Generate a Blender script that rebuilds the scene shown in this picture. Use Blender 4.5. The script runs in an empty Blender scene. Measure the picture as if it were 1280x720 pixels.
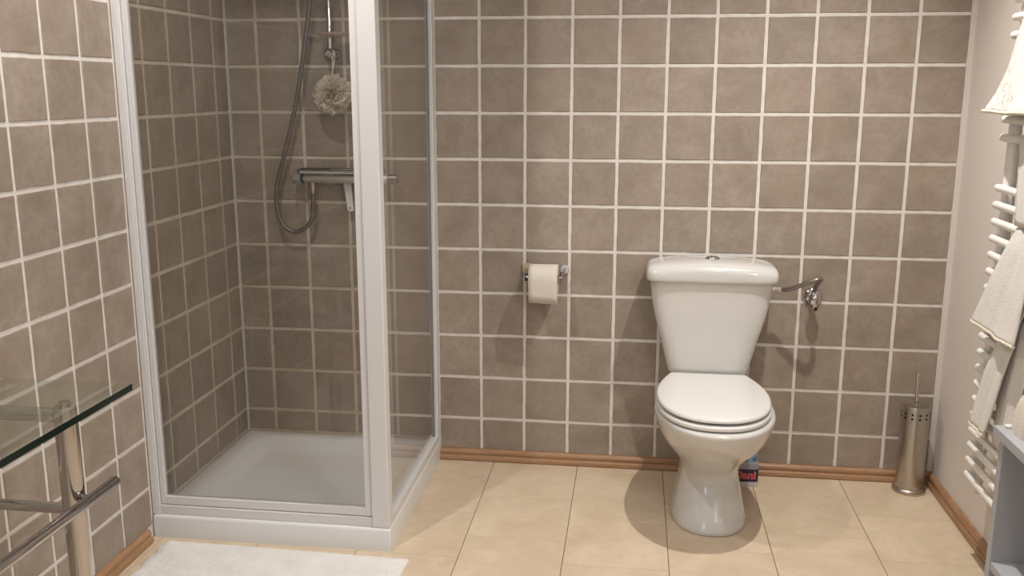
import bpy, bmesh, math, random
from mathutils import Vector, Matrix, noise
random.seed(7)
C = bpy.context.scene.collection
SC = bpy.context.scene
PI = math.pi

# ------------------------------------------------------------------ camera
RX = Vector((0.991524947, 0.129914440, 0.000719853893))
UX = Vector((-0.02763965, 0.20552913, 0.97826061))
FX = Vector((-0.12694223, 0.9699897, -0.20737805))
cam_d = bpy.data.cameras.new('camera')
cam = bpy.data.objects.new('camera', cam_d)
C.objects.link(cam)
M = Matrix.Identity(4)
for i in range(3):
    M[i][0], M[i][1], M[i][2] = RX[i], UX[i], -FX[i]
M[0][3], M[1][3], M[2][3] = 0.57672148, -3.48344683, 1.45009851
cam.matrix_world = M
cam_d.sensor_width = 36
cam_d.lens = 1171.0863 / 1280 * 36
cam_d.clip_start = 0.02
SC.camera = cam

# ------------------------------------------------------------------ world, exposure
SC.view_settings.view_transform = 'Standard'
SC.view_settings.look = 'None'
SC.view_settings.gamma = 1
SC.view_settings.use_curve_mapping = False
SC.view_settings.exposure = -0.08
w = bpy.data.worlds.new('world'); SC.world = w
w.use_nodes = True
w.node_tree.nodes['Background'].inputs[0].default_value = (0.55, 0.65, 0.8, 1)
w.node_tree.nodes['Background'].inputs[1].default_value = 0.6

# ------------------------------------------------------------------ room dimensions
XL, XR, YF, ZC = -0.9734, 1.713, -4.35, 2.56
P = 0.17

# ------------------------------------------------------------------ material helpers
def srgb(r, g, b):
    f = lambda c: (c/255/12.92) if c/255 <= .04045 else ((c/255+.055)/1.055)**2.4
    return (f(r), f(g), f(b), 1)

class NT:
    def __init__(s, name):
        s.m = bpy.data.materials.new(name); s.m.use_nodes = True
        s.t = s.m.node_tree; s.n = s.t.nodes; s.l = s.t.links
        s.n.clear()
        s.out = s.n.new('ShaderNodeOutputMaterial')
    def node(s, kind, **kw):
        nd = s.n.new(kind)
        for k, v in kw.items():
            if k.startswith('_'):
                setattr(nd, k[1:], v)
            else:
                s.put(nd.inputs[k.replace('__', ' ')], v)
        return nd
    def put(s, sock, v):
        if isinstance(v, bpy.types.NodeSocket): s.l.new(v, sock)
        else: sock.default_value = v
    def principled(s, **kw):
        b = s.n.new('ShaderNodeBsdfPrincipled')
        for k, v in kw.items(): s.put(b.inputs[k.replace('__', ' ')], v)
        s.l.new(b.outputs[0], s.out.inputs[0])
        return b
    def math(s, op, a, b=0.0, c=0.0):
        nd = s.n.new('ShaderNodeMath'); nd.operation = op
        s.put(nd.inputs[0], a); s.put(nd.inputs[1], b); s.put(nd.inputs[2], c)
        return nd.outputs[0]
    def mix(s, fac, a, b):
        nd = s.n.new('ShaderNodeMix'); nd.data_type = 'RGBA'
        s.put(nd.inputs[0], fac); s.put(nd.inputs[6], a); s.put(nd.inputs[7], b)
        return nd.outputs[2]
    def noise(s, vec, scale, detail=3, rough=.5, dist=0.0):
        nd = s.n.new('ShaderNodeTexNoise')
        s.put(nd.inputs['Vector'], vec)
        nd.inputs['Scale'].default_value = scale; nd.inputs['Detail'].default_value = detail
        nd.inputs['Roughness'].default_value = rough; nd.inputs['Distortion'].default_value = dist
        return nd.outputs['Fac']
    def ramp(s, fac, a, b):
        nd = s.n.new('ShaderNodeMapRange'); s.put(nd.inputs[0], fac)
        nd.inputs[1].default_value = a; nd.inputs[2].default_value = b
        return nd.outputs[0]
    def bump(s, h, strength, dist=.001):
        nd = s.n.new('ShaderNodeBump'); nd.inputs['Strength'].default_value = strength
        nd.inputs['Distance'].default_value = dist
        s.put(nd.inputs['Height'], h)
        return nd.outputs[0]
    def coord(s, which='Object'):
        return s.n.new('ShaderNodeTexCoord').outputs[which]
    def randvec(s, k=37.0):
        r = s.n.new('ShaderNodeObjectInfo').outputs['Random']
        co = s.coord()
        c = s.n.new('ShaderNodeCombineXYZ')
        s.put(c.inputs[0], s.math('MULTIPLY', r, k)); s.put(c.inputs[1], s.math('MULTIPLY', r, k*1.7)); s.put(c.inputs[2], s.math('MULTIPLY', r, k*.6))
        a = s.n.new('ShaderNodeVectorMath'); s.put(a.inputs[0], co); s.put(a.inputs[1], c.outputs[0])
        return a.outputs[0], r

def plain(name, col, rough=.5, metal=0.0, spec=.5, coat=0.0, bump=None):
    t = NT(name)
    kw = dict(Base__Color=col, Roughness=rough, Metallic=metal)
    b = t.principled(**kw)
    b.inputs['Specular IOR Level'].default_value = spec
    b.inputs['Coat Weight'].default_value = coat
    if bump:
        t.put(b.inputs['Normal'], t.bump(t.noise(t.coord(), bump[0], 4), bump[1], bump[2]))
    return t.m

# wall tile: mottled brown-grey stone look
t = NT('stone_tile')
v, rnd = t.randvec()
n1 = t.noise(v, 9, 5, .6, .4); n2 = t.noise(v, 55, 4, .65); n3 = t.noise(v, 4, 2, .5)
c = t.mix(t.ramp(n1, .3, .72), (.266, .214, .168, 1), (.367, .304, .250, 1))
c = t.mix(t.math('MULTIPLY', t.ramp(n2, .45, .72), .42), c, (.225, .172, .130, 1))
c = t.mix(t.math('MULTIPLY', t.ramp(n3, .52, .7), .25), c, (.315, .235, .170, 1))
hv = t.n.new('ShaderNodeHueSaturation'); t.put(hv.inputs['Color'], c)
t.put(hv.inputs['Value'], t.math('MULTIPLY_ADD', rnd, .12, .94))
b = t.principled(Base__Color=hv.outputs[0], Roughness=.48)
b.inputs['Specular IOR Level'].default_value = .35
t.put(b.inputs['Normal'], t.bump(t.math('ADD', n1, t.math('MULTIPLY', n2, .5)), .35, .0012))
TILE = t.m

# grout: off-white, tanned by water inside the shower
t = NT('grout')
co = t.coord('Object')
sp = t.n.new('ShaderNodeSeparateXYZ'); t.put(sp.inputs[0], co)
ins = t.math('MULTIPLY', t.math('LESS_THAN', sp.outputs[0], -.18), t.math('GREATER_THAN', sp.outputs[1], -.76))
st = t.math('MULTIPLY', ins, t.ramp(t.noise(co, 3.5, 3, .6), .30, .62))
g = t.mix(t.ramp(t.noise(co, 30, 3), .3, .7), (.64, .60, .55, 1), (.74, .70, .65, 1))
g = t.mix(t.math('MULTIPLY', ins, .30), g, (.50, .42, .32, 1))
g = t.mix(t.math('MULTIPLY', st, .62), g, (.46, .33, .19, 1))
b = t.principled(Base__Color=g, Roughness=.9)
t.put(b.inputs['Normal'], t.bump(t.noise(co, 220, 2), .4, .001))
GROUT = t.m

# floor tile: beige cloudy stone laminate
t = NT('beige_floor_tile')
v, rnd = t.randvec(23)
n1 = t.noise(v, 5, 5, .6, .8); n2 = t.noise(v, 26, 4, .6); n3 = t.noise(v, 150, 2)
c = t.mix(t.ramp(n1, .3, .7), (.545, .43, .30, 1), (.67, .545, .40, 1))
c = t.mix(t.math('MULTIPLY', t.ramp(n2, .5, .75), .35), c, (.50, .38, .25, 1))
b = t.principled(Base__Color=c, Roughness=t.math('MULTIPLY_ADD', n2, .12, .36))
b.inputs['Specular IOR Level'].default_value = .35
t.put(b.inputs['Normal'], t.bump(t.math('ADD', n1, t.math('MULTIPLY', n3, .15)), .25, .0015))
FLOOR_T = t.m

# plaster
t = NT('cream_plaster')
co = t.coord()
n1 = t.noise(co, 260, 3, .6); n2 = t.noise(co, 2.2, 3)
c = t.mix(n2, (.68, .62, .56, 1), (.74, .68, .62, 1))
b = t.principled(Base__Color=c, Roughness=.85)
t.put(b.inputs['Normal'], t.bump(t.math('ADD', n1, t.noise(co, 70, 3)), .5, .0015))
PLASTER = t.m
CEIL = plain('white_ceiling', (.78, .76, .73, 1), .9)

# wood skirting
t = NT('oak_skirting')
co = t.coord()
mp = t.n.new('ShaderNodeMapping'); t.put(mp.inputs[0], co); mp.inputs['Scale'].default_value = (2, 2, 60)
n1 = t.noise(mp.outputs[0], 3, 4, .6, 1.2); n2 = t.noise(mp.outputs[0], 14, 3)
c = t.mix(t.ramp(n1, .3, .7), (.28, .148, .070, 1), (.43, .25, .135, 1))
c = t.mix(t.math('MULTIPLY', t.ramp(n2, .5, .8), .5), c, (.16, .075, .038, 1))
b = t.principled(Base__Color=c, Roughness=.38)
OAK = t.m

WHITE_ALU = plain('white_lacquered_profile', (.66, .645, .635, 1), .35)
GAP = plain('black_rubber_seal', (.015, .015, .016, 1), .6)
ACRYL = plain('white_acrylic', (.70, .69, .675, 1), .3)
CERAM = plain('white_ceramic', (.60, .585, .555, 1), .16, spec=.55, coat=.35)
SEATM = plain('white_seat_plastic', (.69, .672, .64, 1), .22, spec=.5)
CHROME = plain('chrome', (.55, .53, .52, 1), .09, 1.0)
DULLCH = plain('dull_chrome', (.45, .43, .41, 1), .28, 1.0)
t = NT('brushed_steel')
mp = t.n.new('ShaderNodeMapping'); t.put(mp.inputs[0], t.coord()); mp.inputs['Scale'].default_value = (4, 4, 400)
b = t.principled(Base__Color=(.50, .46, .42, 1), Metallic=1.0, Roughness=.30)
t.put(b.inputs['Normal'], t.bump(t.noise(mp.outputs[0], 3, 2), .12, .0005))
STEEL = t.m
BLACK = plain('black_plastic', (.012, .011, .011, 1), .4)
DARKH = plain('dark_hole', (.006, .005, .005, 1), .8)
PAPER = plain('toilet_paper', (.60, .545, .48, 1), .95, spec=.1, bump=(180, .35, .001))
CARD = plain('cardboard', (.30, .21, .13, 1), .9)
BEIGEP = plain('beige_plastic', (.50, .40, .28, 1), .5)
RADW = plain('white_radiator_enamel', (.80, .77, .72, 1), .3)
BLUEG = plain('blue_grey_paint', (.40, .405, .425, 1), .45, bump=(60, .1, .001))
WPLAS = plain('white_plastic', (.72, .70, .66, 1), .35)

def terry(name, a, b_, sc=420):
    t = NT(name); co = t.coord()
    n = t.noise(co, sc, 2, .7); n2 = t.noise(co, 12, 3)
    c = t.mix(t.ramp(n2, .3, .7), a, b_)
    b = t.principled(Base__Color=c, Roughness=.95)
    b.inputs['Specular IOR Level'].default_value = .1
    b.inputs['Sheen Weight'].default_value = .25
    t.put(b.inputs['Normal'], t.bump(t.math('ADD', n, t.noise(co, sc*.35, 2)), .8, .003))
    return t.m
TERRY = terry('white_terry', (.74, .70, .65, 1), (.80, .76, .71, 1))
MATT = terry('white_bath_mat_pile', (.72, .69, .65, 1), (.80, .775, .735, 1), 300)
HEM = terry('yellow_hem', (.70, .645, .50, 1), (.76, .70, .56, 1), 300)

# embroidered white towel (sprig pattern worn pale)
t = NT('patterned_towel')
co = t.coord()
n = t.noise(co, 420, 2, .7)
wv = t.noise(co, 16, 2, .5, 2.2)
ln = t.math('LESS_THAN', t.math('ABSOLUTE', t.math('SUBTRACT', wv, .5)), .013)
msk = t.ramp(t.noise(co, 7, 2), .48, .58)
c = t.mix(t.math('MULTIPLY', t.math('MULTIPLY', ln, msk), .6), (.76, .725, .68, 1), (.30, .22, .15, 1))
c = t.mix(t.math('MULTIPLY', t.ramp(t.noise(co, 11, 2), .58, .7), .35), c, (.66, .60, .42, 1))
b = t.principled(Base__Color=c, Roughness=.95)
t.put(b.inputs['Normal'], t.bump(n, .6, .002))
PTOWEL = t.m

def thin_glass(name, tint, ior=1.5, rough=0.0):
    t = NT(name)
    tr = t.node('ShaderNodeBsdfTransparent', Color=tint)
    gl = t.node('ShaderNodeBsdfGlossy', Color=(1, 1, 1, 1), Roughness=rough)
    # Schlick reflectance, the same from either side of the pane
    g = t.n.new('ShaderNodeNewGeometry'); dp = t.n.new('ShaderNodeVectorMath'); dp.operation = 'DOT_PRODUCT'
    t.put(dp.inputs[0], g.outputs['Incoming']); t.put(dp.inputs[1], g.outputs['Normal'])
    f0 = ((ior-1)/(ior+1))**2
    pw = t.math('POWER', t.math('SUBTRACT', 1.0, t.math('ABSOLUTE', dp.outputs['Value'])), 5.0)
    fr = t.math('MULTIPLY_ADD', pw, 1-f0, f0)
    mx = t.n.new('ShaderNodeMixShader')
    t.put(mx.inputs[0], fr); t.put(mx.inputs[1], tr.outputs[0]); t.put(mx.inputs[2], gl.outputs[0])
    t.l.new(mx.outputs[0], t.out.inputs[0])
    return t.m
GLASS = thin_glass('shower_glass', (.905, .905, .90, 1), 1.45)
TGLASS = thin_glass('table_glass', (.93, .962, .945, 1), 1.45)
CLEARP = thin_glass('clear_plastic', (.80, .77, .73, 1), 1.6, .15)
t = NT('table_glass_edge')
b = t.principled(Base__Color=(.003, .014, .011, 1), Roughness=.1)
TEDGE = t.m
t = NT('cool_fill_pane')  # cool glow for the added window behind the camera
e = t.node('ShaderNodeEmission', Color=(.70, .83, 1, 1), Strength=6.0)
t.l.new(e.outputs[0], t.out.inputs[0])
COOL_FILL = t.m
t = NT('lamp_lens')
e = t.node('ShaderNodeEmission', Color=(1, .9, .76, 1), Strength=60)
t.l.new(e.outputs[0], t.out.inputs[0])
LENS = t.m

# ------------------------------------------------------------------ mesh helpers
def mesh_of(bm, name, mat, smooth=False, angle=None):
    me = bpy.data.meshes.new(name)
    bmesh.ops.recalc_face_normals(bm, faces=bm.faces)
    bm.to_mesh(me); bm.free()
    mats = mat if isinstance(mat, (list, tuple)) else [mat]
    for m in mats: me.materials.append(m)
    if smooth:
        for p in me.polygons: p.use_smooth = True
        if angle is not None:
            me.set_sharp_from_angle(angle=angle)
    return me

def link(name, me, parent=None, loc=None):
    o = bpy.data.objects.new(name, me); C.objects.link(o)
    if parent is not None: o.parent = parent
    if loc is not None: o.location = loc
    return o

def obj(name, bm, mat, parent=None, loc=None, smooth=False, angle=.7):
    return link(name, mesh_of(bm, name, mat, smooth, angle), parent, loc)

def tag(o, label=None, cat=None, group=None, kind=None):
    if label: o['label'] = label
    if cat: o['category'] = cat
    if group: o['group'] = group
    if kind: o['kind'] = kind
    return o

def thing(name, label, cat, loc=(0, 0, 0), group=None):
    o = bpy.data.objects.new(name, None); C.objects.link(o); o.location = loc
    o.empty_display_size = .1
    return tag(o, label, cat, group)

def box(bm, x0, x1, y0, y1, z0, z1, bev=0.0, seg=2):
    r = bmesh.ops.create_cube(bm, size=1)
    vs = r['verts']
    for v in vs:
        v.co = Vector(((x0+x1)/2 + v.co.x*(x1-x0), (y0+y1)/2 + v.co.y*(y1-y0), (z0+z1)/2 + v.co.z*(z1-z0)))
    if bev > 0:
        es = list({e for v in vs for e in v.link_edges})
        bmesh.ops.bevel(bm, geom=es, offset=bev, segments=seg, profile=.6, affect='EDGES')
    return bm

def nbox(*a, **k):
    return box(bmesh.new(), *a, **k)

def rings(bm, rs, cap0=True, cap1=True, closed=True):
    """rs: list of rings, each a list of Vectors of the same length"""
    vr = [[bm.verts.new(p) for p in r] for r in rs]
    n = len(rs[0])
    for a, b in zip(vr, vr[1:]):
        for i in range(n if closed else n-1):
            bm.faces.new((a[i], a[(i+1) % n], b[(i+1) % n], b[i]))
    if closed:
        if cap0: bm.faces.new(vr[0][::-1])
        if cap1: bm.faces.new(vr[-1])
    return bm

def tube(bm, pts, rad, n=12, cap=True):
    pts = [Vector(p) for p in pts]
    rs = []
    up = None
    for i, p in enumerate(pts):
        d = (pts[min(i+1, len(pts)-1)] - pts[max(i-1, 0)]).normalized()
        if up is None:
            up = d.orthogonal().normalized()
        up = (up - d*up.dot(d)).normalized()
        s = d.cross(up)
        r = rad[i] if isinstance(rad, (list, tuple)) else rad
        rs.append([p + up*math.cos(2*PI*k/n)*r + s*math.sin(2*PI*k/n)*r for k in range(n)])
    return rings(bm, rs, cap, cap)

def lathe(bm, prof, c=(0, 0, 0), n=32, axis='z', cap0=True, cap1=True):
    """prof: list of (radius, height)"""
    c = Vector(c); rs = []
    for r, h in prof:
        ring = []
        for k in range(n):
            a = 2*PI*k/n; u, v_ = r*math.cos(a), r*math.sin(a)
            ring.append(c + (Vector((u, v_, h)) if axis == 'z' else Vector((u, h, v_)) if axis == 'y' else Vector((h, u, v_))))
        rs.append(ring)
    return rings(bm, rs, cap0, cap1)

def catmull(pts, n=8):
    pts = [Vector(p) for p in pts]
    q = [pts[0]*2 - pts[1]] + pts + [pts[-1]*2 - pts[-2]]
    out = []
    for i in range(1, len(q)-2):
        a, b, c, d = q[i-1:i+3]
        for k in range(n):
            t = k/n
            out.append(.5*((2*b) + (c-a)*t + (2*a-5*b+4*c-d)*t*t + (3*b-a-3*c+d)*t**3))
    out.append(pts[-1])
    return out

def prism(bm, prof, a, b):
    """extrude a closed profile of 3-D points by the vectors a..b"""
    return rings(bm, [[Vector(p)+Vector(a) for p in prof], [Vector(p)+Vector(b) for p in prof]])

# ------------------------------------------------------------------ the setting
def struct(name, bm, mat, parent=None, **k):
    o = obj(name, bm, mat, parent, **k)
    if parent is None: o['kind'] = 'structure'
    return o

SUB = plain('dark_joint', (.13, .085, .045, 1), .8)
floor = struct('floor', nbox(XL-.1, XR+.1, YF-.1, .1, -.08, -.003), SUB)
ceiling = struct('ceiling', nbox(XL-.1, XR+.1, YF-.1, .1, ZC, ZC+.08), CEIL)
wall_back = struct('wall_back', nbox(XL-.1, XR+.1, 0, .1, 0, ZC), GROUT)
wall_left = struct('wall_left', nbox(XL-.1, XL, YF-.1, 0, 0, ZC), GROUT)
wall_right = struct('wall_right', nbox(XR, XR+.1, YF-.1, 0, 0, ZC), PLASTER)
# wall behind the camera, with an added, unseen window as a cool light source
bm = bmesh.new()
WX0, WX1, WZ0, WZ1 = -.55, .15, 1.15, 2.0
box(bm, XL, WX0, YF-.1, YF, 0, ZC); box(bm, WX1, XR, YF-.1, YF, 0, ZC)
box(bm, WX0, WX1, YF-.1, YF, 0, WZ0); box(bm, WX0, WX1, YF-.1, YF, WZ1, ZC)
wall_front = struct('wall_front', bm, PLASTER)
bm = bmesh.new()
for a in ((WX0, WX0+.05, WZ0, WZ1), (WX1-.05, WX1, WZ0, WZ1), (WX0, WX1, WZ0, WZ0+.05), (WX0, WX1, WZ1-.05, WZ1)):
    box(bm, a[0], a[1], YF-.07, YF-.01, a[2], a[3])
win = struct('added_window_1', bm, WHITE_ALU)  # added frame around the glowing fill pane
obj('added_window_pane', nbox(WX0+.04, WX1-.04, YF-.055, YF-.045, WZ0+.04, WZ1-.04), COOL_FILL, win)

# silicone joints in the corners
SILI = plain('grey_white_silicone', (.50, .48, .455, 1), .6)
struct('trim_1', tube(bmesh.new(), [(XL+.001, -.001, .08), (XL+.001, -.001, ZC)], .0085, 8), SILI)
struct('trim_2', nbox(1.694, XR, -.0042, 0, .0, ZC), plain('painted_tile_edge', (.62, .575, .53, 1), .7))

# ---- wall tiles, each one its own part
def tile_mesh(w, h, seed, j=.0009):
    """stone tile lying in the local XY plane, front towards +Z; chipped, slightly uneven edge"""
    rr = random.Random(seed)
    n = 4; pts = []
    for s in range(4):
        for k in range(n):
            f = k/n
            e = 0 if k == 0 else rr.uniform(-j, j)
            if s == 0: pts.append((-w/2+w*f, -h/2+e))
            if s == 1: pts.append((w/2+e, -h/2+h*f))
            if s == 2: pts.append((w/2-w*f, h/2+e))
            if s == 3: pts.append((-w/2+e, h/2-h*f))
    bm = bmesh.new()
    rings(bm, [[Vector((x, y, 0)) for x, y in pts],
               [Vector((x*(1-.004/w), y*(1-.004/h), .0032)) for x, y in pts]], cap0=False)
    return mesh_of(bm, 'tile', TILE)
full = [tile_mesh(P-.0117, P-.0117, s) for s in range(6)]
ROT_BACK = Matrix(((1, 0, 0), (0, 0, -1), (0, 1, 0))).to_4x4()     # local z -> -y
ROT_LEFT = Matrix(((0, 0, 1), (1, 0, 0), (0, 1, 0))).to_4x4()      # local z -> +x, local x -> +y
cut = {}
def add_tile(parent, rot, base, u0, u1, z0, z1, loc):
    w_, h_ = u1-u0-.0117, z1-z0-.0117
    if abs(w_-(P-.0117)) < 1e-4 and abs(h_-(P-.0117)) < 1e-4:
        me = random.choice(full)
    else:
        key = (round(w_, 4), round(h_, 4))
        if key not in cut: cut[key] = tile_mesh(w_, h_, len(cut)+50)
        me = cut[key]
    o = bpy.data.objects.new('tile', me); C.objects.link(o); o.parent = parent
    m = rot.copy(); m.translation = loc
    o.matrix_local = m
    return o
ZL = [.174 + P*j for j in range(15)]
us = [XL+.004] + [P*k for k in range(-5, 10)] + [1.699]
for i in range(len(us)-1):
    z0s = [.083 if us[i+1] < -.1 else .040] + ZL
    for j in range(len(z0s)-1):
        u0, u1, z0, z1 = us[i], us[i+1], z0s[j], z0s[j+1]
        add_tile(wall_back, ROT_BACK, 0, u0, u1, z0, z1, Vector(((u0+u1)/2, 0, (z0+z1)/2)))
vs_ = [-.004] + [-(.1157+P*k) for k in range(0, 25)]
for i in range(17):
    z0s = [.083 if vs_[i] > -.75 else .040] + ZL
    for j in range(len(z0s)-1):
        u1, u0, z0, z1 = vs_[i], vs_[i+1], z0s[j], z0s[j+1]
        add_tile(wall_left, ROT_LEFT, 0, u0, u1, z0, z1, Vector((XL, (u0+u1)/2, (z0+z1)/2)))
bm = bmesh.new()
for i in range(17, 25):
    z0s = [.040] + ZL
    for j in range(len(z0s)-1):
        box(bm, XL-.001, XL+.003, vs_[i+1]+.005, vs_[i]-.005, z0s[j]+.005, z0s[j+1]-.005)
tag(obj('tile_field', bm, TILE, wall_left), kind='stuff')

# ---- floor tiles
FXL = [XL] + [.053+.3305*k for k in range(-3, 6)]
FOFF = [-.16, 0, -.16, -.153, 0, -.153, 0, -.177, -.004, 0]
fcache = {}
def floor_tile(x0, x1, y0, y1):
    w_, d_ = x1-x0-.0021, y1-y0-.0017
    key = (round(w_, 4), round(d_, 4))
    if key not in fcache:
        bm = bmesh.new(); c_ = .0011
        rings(bm, [[Vector((sx*w_/2, sy*d_/2, -.004)) for sx, sy in ((-1, -1), (1, -1), (1, 1), (-1, 1))],
                   [Vector((sx*w_/2, sy*d_/2, -.0008)) for sx, sy in ((-1, -1), (1, -1), (1, 1), (-1, 1))],
                   [Vector((sx*(w_/2-c_), sy*(d_/2-c_*.6), 0)) for sx, sy in ((-1, -1), (1, -1), (1, 1), (-1, 1))]], cap0=False)
        fcache[key] = mesh_of(bm, 'floor_tile', FLOOR_T)
    o = link('floor_tile', fcache[key], floor, ((x0+x1)/2, (y0+y1)/2, 0))
for i in range(len(FXL)):
    x0 = FXL[i]; x1 = FXL[i+1] if i+1 < len(FXL) else XR
    x1 = min(x1, XR)
    if x1-x0 < .004: continue
    ys = [0.0]; y = FOFF[i] if FOFF[i] < -.01 else -.326
    while y > YF: ys.append(y); y -= .3245
    ys.append(YF)
    for a, b in zip(ys, ys[1:]):
        if x1 < -.17 and b > -.70: continue          # under the shower tray
        floor_tile(x0, x1, b, a)

# ---- skirting: two-lobed oak profile
SK = [(0, 0), (.0205, 0), (.0235, .004), (.0235, .011), (.0215, .017), (.0165, .0205), (.0150, .024), (.0170, .028),
      (.0180, .033), (.0165, .039), (.0125, .044), (.0065, .047), (0, .0475)]
def skirting(name, a, b, nrm):
    nrm = Vector(nrm); bm = bmesh.new()
    prof = [nrm*d + Vector((0, 0, z)) for d, z in SK]
    rings(bm, [[Vector(a)+p for p in prof], [Vector(b)+p for p in prof]])
    o = struct(name, bm, OAK, smooth=True, angle=.5)
    return o
skirting('baseboard_back', (-.166, -.0003, 0), (XR-.001, -.0003, 0), (0, -1, 0))
skirting('baseboard_right', (XR-.0003, -.0242, 0), (XR-.0003, YF, 0), (-1, 0, 0))
skirting('baseboard_left', (XL+.0003, -.835, 0), (XL+.0003, YF, 0), (1, 0, 0))

# ------------------------------------------------------------------ ceiling spotlights (out of view; inferred from light and shadows, the farthest added)
def spotlight(x, y, power, label, cone=122, col=(1, .96, .915)):
    o = thing('ceiling_spotlight', label, 'spotlight', (x, y, ZC), 'recessed ceiling spotlights')
    obj('trim_ring', lathe(bmesh.new(), [(.036, 0), (.048, 0), (.048, -.004), (.040, -.008), (.036, -.006)], n=24, cap0=False, cap1=False), CHROME, o)
    obj('lens', lathe(bmesh.new(), [(.0355, -.001), (.0355, -.003)], n=24), LENS, o)
    ld = bpy.data.lights.new('spot_lamp', 'SPOT')
    ld.energy = power; ld.color = col; ld.shadow_soft_size = .016
    ld.spot_size = math.radians(cone); ld.spot_blend = 1.0
    lo = bpy.data.objects.new('spot_lamp', ld); C.objects.link(lo)
    lo.location = (0, 0, -.042); lo.parent = o
spotlight(1.13, -.90, 132, 'ceiling spotlight nearest the toilet wall, right of the shower')
spotlight(1.12, -2.10, 24, 'ceiling spotlight above the middle of the floor on the radiator side')
spotlight(-.42, -1.30, 62, 'ceiling spotlight in front of the shower door, left of the room', 156)
spotlight(.40, -3.40, 14, 'added ceiling fill spotlight farthest from the toilet, near the camera')  # unseen extra lamp, added for weak fill

# bar light added out of view on the right wall to brighten the left wall
ml = thing('added_bar_light', 'added white bar light high on the right wall, brightening the left wall', 'fill light', (XR, -2.95, 1.95))
obj('housing', nbox(-.06, -.0005, -.34, .34, -.03, .03, .004), RADW, ml)
t = NT('bar_light_lens')
e = t.node('ShaderNodeEmission', Color=(.93, .96, 1, 1), Strength=6)
t.l.new(e.outputs[0], t.out.inputs[0])
obj('diffuser', nbox(-.068, -.0605, -.32, .32, -.022, .022, .003), t.m, ml)
ld = bpy.data.lights.new('bar_lamp', 'AREA'); ld.shape = 'RECTANGLE'; ld.size = .05; ld.size_y = .62
ld.energy = 32; ld.color = (.93, .955, 1)
lo = bpy.data.objects.new('bar_lamp', ld); C.objects.link(lo); lo.parent = ml
lo.location = (-.072, 0, 0); lo.rotation_euler = (0, PI/2, 0)

# ------------------------------------------------------------------ shower tray
def rrect(x0, x1, y0, y1, r, z, n=6):
    pts = []
    for cx, cy, a0 in ((x1-r, y1-r, 0), (x0+r, y1-r, PI/2), (x0+r, y0+r, PI), (x1-r, y0+r, 3*PI/2)):
        for k in range(n+1):
            a = a0 + PI/2*k/n
            pts.append(Vector((cx+r*math.cos(a), cy+r*math.sin(a), z)))
    return pts
TX0, TX1, TY0, TY1 = XL+.0035, -.166, -.797, -.0035
bm = bmesh.new()
rings(bm, [rrect(TX0, TX1, TY0, TY1, .006, 0), rrect(TX0, TX1, TY0, TY1, .006, .068), rrect(TX0+.002, TX1-.002, TY0+.002, TY1-.002, .007, .075),
           rrect(TX0+.006, TX1-.006, TY0+.006, TY1-.006, .008, .078),
           rrect(TX0+.060, TX1-.060, TY0+.055, TY1-.045, .07, .078), rrect(TX0+.070, TX1-.070, TY0+.065, TY1-.055, .075, .073),
           rrect(TX0+.095, TX1-.095, TY0+.090, TY1-.09, .085, .040), rrect(TX0+.125, TX1-.125, TY0+.12, TY1-.125, .09, .030),
           rrect(TX0+.33, TX1-.33, TY0+.33, TY1-.33, .06, .026)], cap0=False)
tray = tag(obj('shower_tray', bm, ACRYL, smooth=True, angle=.9), 'square white acrylic shower tray on the floor in the left corner', 'shower tray')

# ------------------------------------------------------------------ shower enclosure
EZ = 2.27
enc = thing('shower_enclosure', 'white framed glass shower enclosure with corner post, standing on the shower tray', 'shower enclosure', (-.57, -.40, .078))
OFF = -Vector(enc.location)
def epart(name, bm, mat, parent=enc, **k):
    if parent is enc: bm.transform(Matrix.Translation(OFF))
    return obj(name, bm, mat, parent, **k)
YD = -.775
# wall profile at the left, with a stepped face
bm = box(bmesh.new(), XL+.004, -.9505, -.791, -.752, .0785, EZ, .002)
box(bm, -.951, -.9445, -.7895, -.757, .0785, EZ, .002)
epart('wall_profile', bm, WHITE_ALU)
# corner post
bm = box(bmesh.new(), -.2255, -.169, -.793, -.745, .0785, EZ, .004)
epart('corner_post', bm, WHITE_ALU)
# sill and head rail
epart('sill_rail', nbox(-.9445, -.2255, -.787, -.757, .0785, .1095, .002), WHITE_ALU)
epart('head_rail', nbox(-.9445, -.2255, -.787, -.757, EZ-.035, EZ, .002), WHITE_ALU)
# door: frame with one pane, hung on the left
bm = bmesh.new()
box(bm, -.9425, -.926, -.781, -.761, .112, EZ-.038, .0015)
box(bm, -.2500, -.2280, -.781, -.761, .112, EZ-.038, .0015)
box(bm, -.926, -.2500, -.781, -.761, .112, .1395, .0015)
box(bm, -.926, -.2500, -.781, -.761, EZ-.066, EZ-.038, .0015)
door = epart('door', bm, WHITE_ALU)
obj('door_glass', nbox(-.928, -.248, -.7735, -.7685, .137, EZ-.064), GLASS, door).data.transform(Matrix.Translation(OFF))
bm = bmesh.new()
box(bm, -.9445, -.9425, -.776, -.765, .11, EZ-.036); box(bm, -.2280, -.2255, -.776, -.765, .11, EZ-.036)
epart('door_seal', bm, GAP)
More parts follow.
